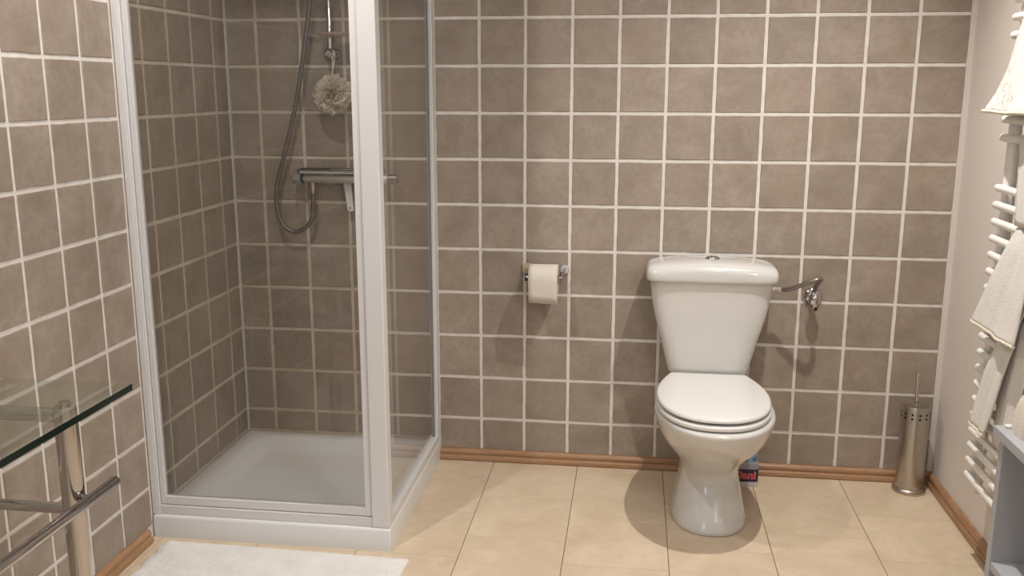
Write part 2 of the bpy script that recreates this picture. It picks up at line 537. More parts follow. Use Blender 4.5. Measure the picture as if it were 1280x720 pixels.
# fixed side panel
epart('side_glass', nbox(-.1875, -.1825, -.747, -.045, .104, EZ-.03), GLASS)
bm = box(bmesh.new(), -.196, -.168, -.745, -.012, .0785, .108, .002)
epart('side_rail', bm, WHITE_ALU)
epart('side_head_rail', nbox(-.196, -.168, -.745, -.02, EZ-.034, EZ, .002), WHITE_ALU)
bm = box(bmesh.new(), -.196, -.170, -.032, -.0036, .0785, EZ, .002)
box(bm, -.1925, -.1765, -.052, -.030, .0785, EZ, .001)
epart('side_wall_profile', bm, WHITE_ALU)
epart('glass_seal', nbox(-.1905, -.1785, -.058, -.050, .1, EZ-.03), plain('grey_seal', (.20, .20, .20, 1), .5))

# ------------------------------------------------------------------ shower fittings
mix = thing('shower_mixer', 'chrome thermostatic shower mixer bar on the tiled shower wall', 'shower mixer', (-.50, -.06, 1.12))
def mp_(name, bm, mat, parent=mix, **k):
    bm.transform(Matrix.Translation(-Vector(mix.location))) if parent is mix else None
    return obj(name, bm, mat, parent, smooth=True, **k)
mp_('mixer_bar', lathe(bmesh.new(), [(.0, -.665), (.0165, -.664), (.0185, -.660), (.0185, -.345), (.0165, -.340), (0, -.339)], (0, -.06, 1.1215), 24, 'x', False, False), plain('pale_chrome', (.66, .63, .60, 1), .38, .8))
mp_('black_ring', lathe(bmesh.new(), [(.0195, -.674), (.021, -.672), (.021, -.666), (.0195, -.664)], (0, -.06, 1.1215), 24, 'x'), BLACK)
mp_('temperature_knob', lathe(bmesh.new(), [(.015, -.708), (.019, -.705), (.020, -.676), (.018, -.674)], (0, -.06, 1.1195), 20, 'x'), plain('grey_knob', (.28, .27, .26, 1), .35))
bm = box(bmesh.new(), -.7075, -.6995, -.066, -.054, 1.062, 1.104, .003)
mp_('knob_lever', bm, plain('grey_lever', (.30, .29, .28, 1), .35))
mp_('flow_knob', lathe(bmesh.new(), [(.018, -.339), (.020, -.337), (.020, -.305), (.016, -.301)], (0, -.06, 1.1215), 20, 'x'), DULLCH)
for x in (-.58, -.425):
    bm = lathe(bmesh.new(), [(.013, -.058), (.013, -.014), (.030, -.010), (.032, -.004)], (x, 0, 1.1215), 20, 'y')
    mp_('wall_union', bm, DULLCH)
mp_('hose_nut', lathe(bmesh.new(), [(.0085, 1.105), (.0085, 1.085), (.007, 1.081), (.007, 1.066), (.0055, 1.058)], (-.6327, -.06, 0), 12), plain('bright_chrome', (.75, .73, .70, 1), .15, .9))
hp = [(-.6327, -.06, 1.066), (-.635, -.06, 1.014), (-.6400, -.06, .972), (-.6581, -.06, .942), (-.683, -.06, .921), (-.7073, -.06, .914), (-.738, -.06, .923),
      (-.7620, -.06, .950), (-.7785, -.06, 1.005), (-.7770, -.06, 1.06), (-.7652, -.06, 1.1225), (-.7254, -.06, 1.2483), (-.6837, -.062, 1.3963),
      (-.6565, -.066, 1.5125), (-.6284, -.07, 1.6552), (-.6080, -.074, 1.7674), (-.590, -.085, 1.88), (-.575, -.10, 1.97), (-.558, -.105, 2.02)]
hp = catmull(hp, 10)
# ribbed metal hose
rad = [.0090 if i % 2 else .0078 for i in range(len(hp))]
mp_('shower_hose', tube(bmesh.new(), hp, rad, 10), plain('hose_steel', (.20, .18, .165, 1), .4, .7), angle=3.0)

sh = thing('shower_shelf', 'dark framed little shelf lying on the shower mixer bar', 'shelf', (-.518, -.06, 1.14))
bm = bmesh.new()
for a in ((-.677, -.360, -.096, -.092, 1.1535, 1.1575), (-.677, -.360, -.028, -.024, 1.1535, 1.1575), (-.677, -.673, -.096, -.024, 1.1535, 1.1575), (-.364, -.360, -.096, -.024, 1.1535, 1.1575),
          (-.677, -.673, -.096, -.092, 1.1405, 1.1545), (-.364, -.360, -.096, -.092, 1.1405, 1.1545), (-.677, -.673, -.028, -.024, 1.1405, 1.1545), (-.364, -.360, -.028, -.024, 1.1405, 1.1545)):
    box(bm, *a)
bm.transform(Matrix.Translation(-Vector(sh.location)))
obj('shelf_frame', bm, BLACK, sh)
obj('shelf_plate', nbox(-.153, .152, -.0315, .0315, .0012, .0120), plain('grey_shelf_plate', (.42, .39, .36, 1), .3), sh)

sq = thing('squeegee', 'white plastic squeegee hanging behind the shower mixer bar by its head', 'squeegee', (-.502, -.032, 1.15))
bm = bmesh.new()
def flat(pts, th):
    return [[Vector((x-w2, -th, z)), Vector((x+w2, -th, z)), Vector((x+w2, th, z)), Vector((x-w2, th, z))] for x, z, w2 in pts]
rings(bm, flat([(-.006, -.005, .015), (-.003, -.06, .0145), (.004, -.125, .0125), (.006, -.150, .0125), (.0065, -.156, .009)], .005))
bmesh.ops.bevel(bm, geom=list(bm.edges), offset=.0022, segments=2, affect='EDGES')
obj('handle', bm, WPLAS, sq, smooth=True)
obj('hang_hole', lathe(bmesh.new(), [(.0035, -.0056), (.0035, 0)], (.0045, 0, -.143), 12, 'y'), plain('grey_hole', (.18, .16, .14, 1), .8), sq)
obj('blade_head', nbox(-.07, .06, -.004, .008, -.008, .004, .002), WPLAS, sq)

rail = thing('shower_rail', 'chrome shower slide rail with soap dish high on the shower wall', 'shower rail', (-.548, -.05, 1.575))
def rp(name, bm, mat, parent=rail, **k):
    bm.transform(Matrix.Translation(-Vector(rail.location)))
    return obj(name, bm, mat, parent, smooth=True, **k)
rp('pole', tube(bmesh.new(), [(-.548, -.05, 1.578), (-.548, -.05, 2.18)], .0092, 16), CHROME)
rp('rail_bracket', lathe(bmesh.new(), [(.024, -.004), (.024, -.012), (.020, -.02), (.0195, -.055), (.0190, -.066), (.012, -.073), (.0, -.074)], (-.5475, 0, 1.577), 24, 'y', cap1=False), CHROME)
rp('rail_bracket', lathe(bmesh.new(), [(.024, -.004), (.024, -.012), (.020, -.02), (.0165, -.055), (.0155, -.066), (.010, -.072), (.0, -.073)], (-.5475, 0, 2.17), 24, 'y', cap1=False), CHROME)
bm = bmesh.new()
rings(bm, [[Vector((-.514+a*math.cos(2*PI*k/32), -.098+b_*math.sin(2*PI*k/32), z)) for k in range(32)] for a, b_, z in
           ((.045, .034, 1.638), (.060, .045, 1.644), (.064, .049, 1.650), (.060, .045, 1.6505), (.045, .034, 1.645))])
rp('soap_dish', bm, plain('clear_soap_dish', (.52, .44, .37, 1), .25))
bm = tube(bmesh.new(), catmull([(-.558, -.10, 2.0), (-.555, -.11, 2.06), (-.553, -.13, 2.12), (-.552, -.16, 2.15)], 4), .012, 12)
lathe(bm, [(.012, .012), (.045, .004), (.048, -.008), (.044, -.012)], (-.552, -.175, 2.15), 24)
rp('hand_shower', bm, CHROME)
rp('slider', nbox(-.57, -.526, -.10, -.03, 1.98, 2.03, .008), CHROME)

# bath puff: gathered net ruffles on a cord
puff = thing('bath_puff', 'cream net bath puff hanging by a cord from the shower rail', 'bath puff', (-.528, -.095, 1.432))
bm = bmesh.new()
rr = random.Random(3)
for k in range(300):
    ax = Vector((rr.gauss(0, 1), rr.gauss(0, 1), rr.gauss(0, 1))).normalized()
    s = ax.orthogonal().normalized(); q = ax.cross(s)
    a0 = rr.uniform(0, 2*PI); span = rr.uniform(1.2, 2.6); tilt = rr.uniform(-.7, .7)
    ph, fr = rr.uniform(0, 6), rr.uniform(5, 9)
    inner, outer = [], []; rk = rr.random()
    for i in range(15):
        a = a0+span*i/14
        d = (s*math.cos(a)+q*math.sin(a) + ax*tilt).normalized()
        r0 = .030; r1 = .050+.006*math.sin(ph+i*.9)+.014*rk
        inner.append(d*r0)
        outer.append(d*r1 + ax*.012*math.sin(fr*a+ph))
    vi = [bm.verts.new(p) for p in inner]; vo = [bm.verts.new(Vector((p.x*1.06, p.y*.85, p.z*1.06))) for p in outer]
    for i in range(14): bm.faces.new((vi[i], vi[i+1], vo[i+1], vo[i]))
me = bpy.data.meshes.new('net_ruffles'); bm.to_mesh(me); bm.free()
t = NT('cream_net')
d1 = t.node('ShaderNodeBsdfDiffuse', Color=(.86, .79, .68, 1)); d2 = t.node('ShaderNodeBsdfTranslucent', Color=(.86, .79, .68, 1))
mx = t.node('ShaderNodeMixShader', Fac=.45); t.put(mx.inputs[1], d1.outputs[0]); t.put(mx.inputs[2], d2.outputs[0])
t.l.new(mx.outputs[0], t.out.inputs[0])
me.materials.append(t.m)
for p in me.polygons: p.use_smooth = True
link('net_ruffles', me, puff)
bm = bmesh.new(); bmesh.ops.create_icosphere(bm, subdivisions=4, radius=.037)
for v in bm.verts:
    v.co *= 1 + .16*noise.noise(v.co*60) + .08*noise.noise(v.co*150)
    v.co.y *= .85
obj('net_core', bm, t.m, puff, smooth=True)
bm = bmesh.new()
tube(bm, catmull([(-.003, -.002, .03), (.001, 0, .08), (.004, .015, .12), (.003, .022, .150), (-.006, .028, .158), (-.012, .030, .150), (-.004, .020, .12), (.0, .006, .09), (-.001, -.002, .04)], 5), .0017, 6)
obj('cord', bm, plain('cream_cord', (.74, .67, .57, 1), .9), puff, smooth=True)

# ------------------------------------------------------------------ toilet
TC = .861
wc = thing('toilet', 'white close-coupled toilet with closed lid against the tiled back wall', 'toilet', (TC, -.36, 0))
def outline(hw, yc, yf, yb, nf, nb, z, n=72, x0=TC):
    pts = []
    for k in range(n):
        a = 2*PI*k/n; c_, s_ = math.cos(a), math.sin(a)
        if s_ < 0: e, L = nf, yc-yf
        else: e, L = nb, yb-yc
        pts.append(Vector((x0+hw*math.copysign(abs(c_)**(2/e), c_), yc+L*math.copysign(abs(s_)**(2/e), s_), z)))
    return pts
def wp(name, bm, mat, parent=wc, angle=.9, **k):
    bm.transform(Matrix.Translation(-Vector(wc.location)))
    return obj(name, bm, mat, parent, smooth=True, angle=angle, **k)
secs = [(.124, -.385, -.556, -.16, 2.3, 3, 0), (.127, -.385, -.560, -.16, 2.3, 3, .006), (.126, -.385, -.558, -.16, 2.3, 3, .018), (.119, -.382, -.540, -.15, 2.3, 3, .05),
        (.108, -.375, -.512, -.13, 2.3, 3, .10), (.1005, -.368, -.492, -.11, 2.25, 2.8, .14), (.097, -.362, -.483, -.10, 2.2, 2.6, .168), (.0995, -.364, -.490, -.09, 2.2, 2.6, .188),
        (.108, -.372, -.510, -.08, 2.15, 2.5, .21), (.124, -.385, -.548, -.07, 2.1, 2.4, .24), (.147, -.402, -.602, -.06, 2.1, 2.3, .275), (.168, -.415, -.650, -.05, 2.1, 2.2, .31),
        (.1835, -.424, -.684, -.04, 2.1, 2.2, .345), (.192, -.428, -.703, -.03, 2.1, 2.2, .375), (.1965, -.430, -.713, -.03, 2.1, 2.2, .392), (.1975, -.430, -.716, -.03, 2.1, 2.2, .402),
        (.1955, -.430, -.713, -.03, 2.1, 2.2, .409), (.190, -.430, -.706, -.03, 2.1, 2.2, .412), (.13, -.43, -.62, -.05, 2.1, 2.2, .412)]
bm = bmesh.new()
rings(bm, [outline(*s) for s in secs])
wp('pan', bm, CERAM, angle=1.4)
bm = bmesh.new(); rings(bm, [rrect(TC-.10, TC+.10, -.20, -.02, .04, .36), rrect(TC-.12, TC+.12, -.20, -.015, .04, .40), rrect(TC-.135, TC+.135, -.19, -.012, .04, .437)])
wp('cistern_deck', bm, CERAM)
def lid_outline(hw, yf, z, x0, yb=-.192, yc=-.42, hb=.135, inset=0.0, n=40):
    pts = []
    for k in range(n+1):                       # front half, right to left
        a = -PI*k/n; c_, s_ = math.cos(a), math.sin(a)
        e = 2.3
        pts.append(Vector((x0+(hw-inset)*math.copysign(abs(c_)**(2/e), c_), yc+(yc-yf-inset)*-abs(s_)**(2/e), z)))
    m = 14
    for k in range(1, m+1):                    # left side going back
        s = k/m; y = yc+(yb-inset-yc)*s
        pts.append(Vector((x0-(hw-inset)+(hw-hb)*s**1.8, y, z)))
    for k in range(1, 8): pts.append(Vector((x0-(hb-inset)+2*(hb-inset)*k/8, yb-inset, z)))
    for k in range(m, 0, -1):
        s = k/m; y = yc+(yb-inset-yc)*s
        pts.append(Vector((x0+(hw-inset)-(hw-hb)*s**1.8, y, z)))
    return pts
LC = .8555
def slab(z0, z1, hw, yf, rb=.006, rt=.008, dome=0.0, yb=-.192, x0=LC):
    bm = bmesh.new(); L = []
    for i in (4, 3, 2, 1, 0):
        f = i/4; L.append((rb*(1-math.sqrt(max(0, 1-f*f))), z0+rb*(1-f) if False else z0+rb-rb*f))
    L = [(rb*(1-math.cos(PI/2*(1-i/4))), z0+rb*(1-math.sin(PI/2*(1-i/4)))) for i in range(5)]
    L += [(rt*(1-math.cos(PI/2*i/5)), z1-rt+rt*math.sin(PI/2*i/5)) for i in range(6)]
    L += [(.03, z1+dome*.35), (.06, z1+dome*.6), (.10, z1+dome*.9), (.13, z1+dome)]
    rs = [lid_outline(hw, yf, z, x0, inset=i_, yb=yb) for i_, z in L]
    return rings(bm, rs)
seat = wp('seat', slab(.4170, .4320, .1890, -.696, .005, .006, 0), SEATM)
for sx, sy in ((-.13, -.33), (.13, -.33), (-.085, -.60), (.085, -.60)):
    wp('seat_buffer', nbox(LC+sx-.012, LC+sx+.012, sy-.008, sy+.008, .4105, .4175, .002), SEATM, seat)
lid = wp('seat_lid', slab(.4395, .4545, .1865, -.686, .006, .0095, .004), SEATM)
for sx in (-.075, .075):
    bm = bmesh.new()
    lathe(bm, [(.013, sx-.03), (.014, sx-.028), (.014, sx+.028), (.013, sx+.03)], (LC, -.203, .4325), 16, 'x')
    box(bm, LC+sx-.012, LC+sx+.012, -.215, -.19, .41, .43, .003)
    wp('lid_hinge', bm, SEATM)
# cistern
CC = .857
def csec(hw, yf, yb, z, n=5.0, x0=CC):
    return outline(hw, (yf+yb)/2, yf, yb, n, n, z, 96, x0)
bm = bmesh.new()
cs = [(.128, -.165, -.020, .4375), (.140, -.176, -.012, .441), (.1445, -.181, -.009, .449), (.1475, -.183, -.008, .465), (.158, -.186, -.007, .505), (.1735, -.188, -.006, .5677), (.1890, -.189, -.006, .62),
      (.2015, -.190, -.006, .67), (.2090, -.191, -.006, .715), (.2130, -.191, -.006, .752), (.2160, -.194, -.006, .764), (.2165, -.1945, -.006, .786)]
rings(bm, [csec(h, a, b_, z) for h, a, b_, z in cs])
wp('cistern', bm, CERAM, angle=1.2)
bm = bmesh.new()
cl = [(.216, -.192, -.008, .784), (.226, -.203, -.006, .785), (.2295, -.2065, -.005, .789), (.2305, -.2075, -.005, .797), (.2305, -.2070, -.005, .822), (.2295, -.2035, -.006, .834), (.2270, -.1965, -.008, .8425),
      (.2225, -.186, -.011, .8485), (.2150, -.172, -.016, .8525), (.19, -.145, -.03, .8555), (.12, -.12, -.05, .857)]
rs = [csec(h, a, b_, z, 7.5) for h, a, b_, z in cl]
for r in rs:
    for p in r:
        if p.z > .80: p.z -= .017*((p.x-CC)/.23)**2*min(1, (p.z-.80)/.035)
rings(bm, rs)
clid = wp('cistern_lid', bm, CERAM, angle=1.2)
bm = lathe(bmesh.new(), [(.026, 0), (.026, .0025), (.0235, .0045), (.022, .0035)], (CC+.004, -.103, .856), 28)
fb = wp('flush_button', bm, CHROME, clid)
bm = lathe(bmesh.new(), [(.0205, .0), (.0205, .004), (.018, .0062), (0, .0066)], (CC+.004, -.103, .857), 28, cap1=False)
wp('button_face', bm, DULLCH, clid)

# ------------------------------------------------------------------ water supply valve
val = thing('water_valve', 'chrome angle valve with flexible pipe on the wall right of the toilet cistern', 'valve', (1.236, -.004, .71))
def vp(name, bm, mat, parent=val, **k):
    bm.transform(Matrix.Translation(-Vector(val.location)))
    return obj(name, bm, mat, parent, smooth=True, **k)
vp('rosette', lathe(bmesh.new(), [(.034, -.004), (.034, -.007), (.030, -.013), (.018, -.018), (.012, -.020)], (1.237, 0, .7065), 28, 'y'), CHROME)
vp('valve_body', tube(bmesh.new(), [(1.2345, -.015, .7065), (1.2345, -.06, .7065)], .0115, 16), CHROME)
bm = lathe(bmesh.new(), [(.0, -.046), (.016, -.047), (.025, -.053), (.0285, -.060), (.027, -.068), (.018, -.075), (0, -.077)], (1.2345, 0, .7065), 20, 'y', False, False)
for v in bm.verts: v.co.x = 1.2345 + (v.co.x-1.2345)*.80; v.co.z = .7065+(v.co.z-.7065)*1.15
vp('valve_handle', bm, CHROME)
vp('outlet_nut', lathe(bmesh.new(), [(.010, .722), (.0115, .724), (.0115, .738), (.009, .741)], (1.2335, -.055, 0), 6), CHROME)
vp('drain_tail', tube(bmesh.new(), [(1.2375, -.066, .680), (1.239, -.070, .667)], .006, 10), BLACK)
sp_ = catmull([(1.2335, -0.0550, 0.7380), (1.2297, -0.0750, 0.7554), (1.2319, -0.1150, 0.7812), (1.2326, -0.1500, 0.7984), (1.2166, -0.1630, 0.7991), (1.1916, -0.1550, 0.7883), (1.1632, -0.1350, 0.7704), (1.1343, -0.1150, 0.7538), (1.1117, -0.1000, 0.7500), (1.0949, -0.1000, 0.7510)], 8)
vp('supply_pipe', tube(bmesh.new(), sp_, .0082, 12), plain('braided_steel', (.27, .24, .215, 1), .35, .85))
bm = lathe(bmesh.new(), [(.0095, 1.0705), (.012, 1.072), (.012, 1.082), (.0085, 1.084), (.0085, 1.094), (.0105, 1.095), (.0105, 1.106), (.008, 1.108)], (0, -.10, .751), 8, 'x')
vp('pipe_nut', bm, CHROME)

# ------------------------------------------------------------------ toilet roll and holder
hol = thing('toilet_roll_holder', 'chrome toilet roll holder with two bare wall plates on the tiled wall', 'toilet roll holder', (.25, -.004, .785))
def hp_(name, bm, mat, parent=hol, **k):
    bm.transform(Matrix.Translation(-Vector(hol.location)))
    return obj(name, bm, mat, parent, smooth=True, **k)
o = hp_('wall_plate', nbox(.162, .198, -.012, -.0036, .770, .805, .003), BEIGEP); o['label'] = 'square beige wall plate'
o = hp_('wall_plate', lathe(bmesh.new(), [(.017, -.004), (.017, -.010), (.015, -.012), (.004, -.012), (.003, -.009)], (.323, 0, .784), 20, 'y'), plain('grey_wall_plate', (.46, .45, .44, 1), .4)); o['label'] = 'round grey wall plate with a screw hole'
bm = bmesh.new()
tube(bm, catmull([(.178, -.012, .779), (.180, -.03, .774), (.181, -.05, .766), (.182, -.062, .7645), (.190, -.065, .764)], 5), .005, 10)
tube(bm, [(.183, -.065, .764), (.316, -.065, .764)], .005, 10)
tube(bm, catmull([(.311, -.065, .764), (.316, -.062, .7645), (.318, -.05, .768), (.320, -.03, .776), (.322, -.010, .782)], 5), .005, 10)
hp_('roll_arm', bm, CHROME)
bm = nbox(.176, .186, -.058, -.03, .745, .772, .003)
hp_('spring_clip', bm, BLACK)
roll = thing('toilet_roll', 'white toilet roll with its end sheet hanging down, on the wall holder', 'toilet roll', (.2495, -.065, .757))
RR = .0545
bm = lathe(bmesh.new(), [(.021, -.0535), (RR-.002, -.0535), (RR, -.0515), (RR, .0515), (RR-.002, .0535), (.021, .0535), (.021, -.0535)], n=40, axis='x', cap0=False, cap1=False)
obj('paper_roll', bm, PAPER, roll, smooth=True, angle=.6)
bm = lathe(bmesh.new(), [(.0185, -.053), (.0208, -.053), (.0208, .053), (.0185, .053), (.0185, -.053)], n=24, axis='x', cap0=False, cap1=False)
obj('cardboard_core', bm, CARD, roll, smooth=True, angle=.6)
rs = []
path = [(-math.sin(a)*(RR+.0012), math.cos(a)*(RR+.0012)) for a in [PI*.5*k/8 for k in range(-2, 9)]] + [(-RR-.0016, -.02), (-RR-.0015, -.05), (-RR-.0005, -.080)]
for i, (y, z) in enumerate(path):
    sl = .0 if i < 11 else .004*(i-10)/3
    rs.append([Vector((-.0535+.107*k/6+(.0025*(i-10)/3 if i > 10 else 0), y+.0006*math.sin(k*1.3+i), z-(sl*k/6))) for k in range(7)])
bm = bmesh.new(); rings(bm, rs, closed=False)
o = obj('loose_sheet', bm, PAPER, roll, smooth=True)
sm = o.modifiers.new('thick', 'SOLIDIFY'); sm.thickness = .0008

# ------------------------------------------------------------------ toilet brush and holder
bh = thing('toilet_brush_holder', 'brushed steel cylindrical toilet brush holder in the right corner', 'brush holder', (1.611, -.083, 0))
bm = lathe(bmesh.new(), [(.0575, 0), (.0585, .004), (.0585, .010), (.056, .016), (.051, .019), (.0495, .019)], n=40)
obj('base_ring', bm, STEEL, bh, smooth=True)
HB = .326
bm = lathe(bmesh.new(), [(.0495, .016), (.0495, HB-.004), (.0480, HB), (.0465, HB), (.0465, .02)], n=40, cap0=False)
obj('cylinder', bm, STEEL, bh, smooth=True)
bm = bmesh.new()
for row in (.291, .3065):
    for k in range(12):
        a = 2*PI*(k+.12)/12
        s = bmesh.new()
        lathe(s, [(.0042, .0), (.0042, .0012)], n=10)
        mm = Matrix.Rotation(a, 4, 'Z') @ Matrix.Translation((.0492, 0, row)) @ Matrix.Rotation(PI/2, 4, 'Y')
        s.transform(mm)
        tmp = bpy.data.meshes.new('t'); s.to_mesh(tmp); s.free(); bm.from_mesh(tmp); bpy.data.meshes.remove(tmp)
obj('vent_hole', bm, DARKH, bh)
br = thing('toilet_brush', 'steel toilet brush handle with ball tip standing in its holder', 'toilet brush', (1.611, -.083, .326))
obj('brush_lid', lathe(bmesh.new(), [(.0, .0005), (.049, .0005), (.0495, .004), (.048, .007), (.012, .009), (.008, .012), (0, .013)], n=36, cap0=False, cap1=False), STEEL, br, smooth=True)
obj('rod', tube(bmesh.new(), [(0, 0, .008), (-.003, 0, .112)], .0063, 14), CHROME, br, smooth=True)
obj('ball_tip', lathe(bmesh.new(), [(.0, .108)] + [(0.0092*math.sin(PI*k/8), .1175-0.0092*math.cos(PI*k/8)) for k in range(1, 8)] + [(0, .1253)], (-.003, 0, 0), 16, cap0=False, cap1=False), CHROME, br, smooth=True)
obj('bristle_head', lathe(bmesh.new(), [(.012, -.29), (.036, -.285), (.037, -.215), (.012, -.205), (.006, -.20), (.006, 0)], n=20), WPLAS, br, smooth=True)

# ------------------------------------------------------------------ cleaner pack behind the toilet
pk = thing('cleaner_pack', 'blue cleaner pack with red lettering on navy, standing behind the toilet', 'cleaner', (1.008, -.10, 0))
pk.rotation_euler = (0, 0, .05)
bm = bmesh.new()
rings(bm, [rrect(-.047, .050, -.030, .030, .012, 0), rrect(-.050, .053, -.033, .033, .012, .004), rrect(-.050, .053, -.033, .033, .012, .088), rrect(-.046, .050, -.030, .030, .012, .098), rrect(-.046, .048, -.028, .028, .012, .175), rrect(-.03, .03, -.02, .02, .012, .185)])
t = NT('blue_print')
co = t.coord(); 
b = t.principled(Base__Color=t.mix(t.ramp(t.noise(co, 26, 3, .5, 1.0), .42, .56), (.045, .095, .16, 1), (.20, .32, .42, 1)), Roughness=.3)
BLUEP = t.m
obj('pack_body', bm, BLUEP, pk, smooth=True, angle=.6)
bm = bmesh.new()
rings(bm, [rrect(-.0505, .0535, -.0335, .0335, .0125, .066), rrect(-.0505, .0535, -.0335, .0335, .0125, .090), rrect(-.0465, .0505, -.0305, .0305, .0125, .099)], False, False)
obj('grey_band', bm, plain('lilac_grey_print', (.30, .28, .32, 1), .35), pk)
bm = bmesh.new()
rings(bm, [rrect(-.0508, .0538, -.0338, .0338, .0125, .021), rrect(-.0508, .0538, -.0338, .0338, .0125, .070)], False, False)
obj('navy_band', bm, plain('navy_print', (.020, .010, .055, 1), .35), pk)
bm = bmesh.new()
rings(bm, [rrect(-.0506, .0536, -.0336, .0336, .0125, .0), rrect(-.0507, .0537, -.0337, .0337, .0125, .022)], False, False)
obj('white_band', bm, plain('white_print', (.55, .50, .46, 1), .4), pk)
def text(name, s, size, mat, loc, parent, ext=.0002, off=0.0, sx=1.0):
    cu = bpy.data.curves.new(name, 'FONT'); cu.body = s; cu.size = size; cu.extrude = ext; cu.offset = off
    cu.align_x = 'CENTER'; cu.align_y = 'CENTER'
    o = bpy.data.objects.new(name, cu); C.objects.link(o)
    dg = bpy.context.evaluated_depsgraph_get()
    me = bpy.data.meshes.new_from_object(o.evaluated_get(dg))
    bpy.data.objects.remove(o); 
    me.materials.clear(); me.materials.append(mat)
    q = link(name, me, parent, loc); q.rotation_euler = (PI/2, 0, 0); q.scale = (sx, 1, 1)
    return q
text('lettering_outline', 'Dani', .043, plain('pale_red_print', (.70, .22, .20, 1), .4), (.003, -.0341, .046), pk, .0002, .0016, 1.0)
text('lettering', 'Dani', .043, plain('red_print', (.55, .02, .02, 1), .4), (.003, -.0346, .046), pk, .0002, -.0002, 1.0)

# ------------------------------------------------------------------ towel radiator on the right wall
rad_ = thing('towel_radiator', 'white tubular towel radiator mounted on the right wall', 'radiator', (1.645, -.81, .22))
def ra(name, bm, mat=RADW, **k):
    bm.transform(Matrix.Translation(-Vector(rad_.location)))
    return obj(name, bm, mat, rad_, smooth=True, **k)
for y in (-.615, -.985):
    ra('collector', lathe(bmesh.new(), [(.015, .232), (.018, .236), (.018, 1.775), (.015, 1.78)], (1.648, y, 0), 20))
tz = [.287+.0485*k for k in range(4)] + [.483+.0492*k for k in range(15)]
tz += [1.316, 1.3675, 1.416, 1.465, 1.6, 1.649, 1.697, 1.745]
tm = None
for z in tz:
    if tm is None:
        bm = tube(bmesh.new(), catmull([(.018, .037, 0), (.003, .026, 0), (0, .012, 0), (0, -.355, 0), (.003, -.369, 0), (.018, -.380, 0)], 3), .0115, 12)
        tm = mesh_of(bm, 'tube', RADW, True, 1.0)
    link('tube', tm, rad_, (1.622-1.645, -.645+.81, z-.22))
for y in (-.68, -.92):
    for z in (.40, 1.55):
        ra('wall_bracket', tube(bmesh.new(), [(1.632, y, z), (1.712, y, z)], .009, 12))

# ---- towels over the tubes
def drape(name, label, zt, prof, zb_back, group=None, mat=TERRY, hem=HEM, wav=.006, seed=1, hx=.0135, ncol=18, flare=.0, fold=None):
    """prof: list of (z, far_y, near_y, x) down the front flap, from the tube to the hem"""
    rr = random.Random(seed)
    o = thing(name, label, 'towel', (1.622, prof[0][1], zt), 'towels on the radiator')
    base = Vector(o.location)
    rows = []
    yf0, yn0 = prof[0][1], prof[0][2]
    for k in range(6):
        z = zb_back + (zt-zb_back)*k/6
        rows.append((z, yf0, yn0, 1.622+hx))
    for k in range(7):
        a = PI*k/6
        rows.append((zt+hx*math.sin(a), yf0, yn0, 1.622+hx*math.cos(a)))
    pts = [Vector(p) for p in prof]
    cm = []
    for a, b in zip(prof, prof[1:]):
        for k in range(1, 7):
            f = k/6; cm.append(tuple(a[i]+(b[i]-a[i])*f for i in range(4)))
    rows += cm
    ph = rr.uniform(0, 6)
    grid = []
    nfr = len(rows)-len(cm)
    for i, (z, yf, yn, x) in enumerate(rows):
        amp = wav*max(0, (i-nfr))/max(1, len(cm)) if i >= nfr else 0
        r_ = []
        for k in range(ncol+1):
            u = k/ncol
            xx = x - amp*(math.sin(u*11+ph)+.4*math.sin(u*23+ph*2)) - amp*.6
            if fold and i >= nfr-3: xx += fold(u)*min(1, (i-nfr+3)/6)
            r_.append(Vector((xx, yf+(yn-yf)*u, z+.002*math.sin(u*9+ph) if i > nfr else z))-base)
        grid.append(r_)
    bm = bmesh.new(); rings(bm, grid, closed=False)
    c_ = obj('cloth', bm, mat, o, smooth=True, angle=3)
    m_ = c_.modifiers.new('thick', 'SOLIDIFY'); m_.thickness = .004; m_.offset = 1
    if hem:
        # rolled border along the lower edge
        edge = grid[-1]
        bm = tube(bmesh.new(), [p+Vector((-.002, 0, -.003)) for p in edge], .0055, 8)
        for v in bm.verts:
            pass
        obj('hem', bm, hem, o, smooth=True)
    return o
drape('hand_towel', 'patterned white towel with pale yellow hem, topmost on the radiator', 1.649,
      [(1.649, -.690, -.955, 1.6085), (1.60, -.685, -.955, 1.605), (1.50, -.668, -.955, 1.597), (1.44, -.645, -.955, 1.588), (1.392, -.615, -.955, 1.576)], 1.42, mat=PTOWEL, wav=.012, seed=4)
drape('hand_towel', 'white towel tucked behind, hanging between the topmost and the middle radiator towel', 1.316,
      [(1.316, -.765, -.955, 1.6085), (1.2, -.785, -.955, 1.608), (1.09, -.803, -.955, 1.607)], 1.10, hem=None, wav=.002, seed=9)
drape('hand_towel', 'plain white towel with yellow hem and slanting edge, middle of the radiator', 1.0736,
      [(1.0736, -.806, -.955, 1.6085), (1.03, -.778, -.955, 1.600), (.93, -.716, -.955, 1.590), (.84, -.667, -.955, 1.582), (.788, -.640, -.955, 1.576)], .86, wav=.004, seed=2)
drape('wash_cloth', 'narrow white washcloth with yellow hem, lowest on the radiator beside the shelf', .8768,
      [(.8768, -.835, -.925, 1.6085), (.84, -.822, -.918, 1.601), (.766, -.795, -.905, 1.597), (.668, -.742, -.870, 1.592), (.56, -.705, -.838, 1.588), (.487, -.683, -.808, 1.585)], .60, wav=.003, seed=6, hx=.0135)
drape('hand_towel', 'shaded grey-white towel hanging behind the washcloth, above the shelf unit', .8277,
      [(.8277, -.80, -.955, 1.6085), (.70, -.80, -.955, 1.6095), (.46, -.80, -.955, 1.6095)], .55, hem=None, wav=.001, seed=7)

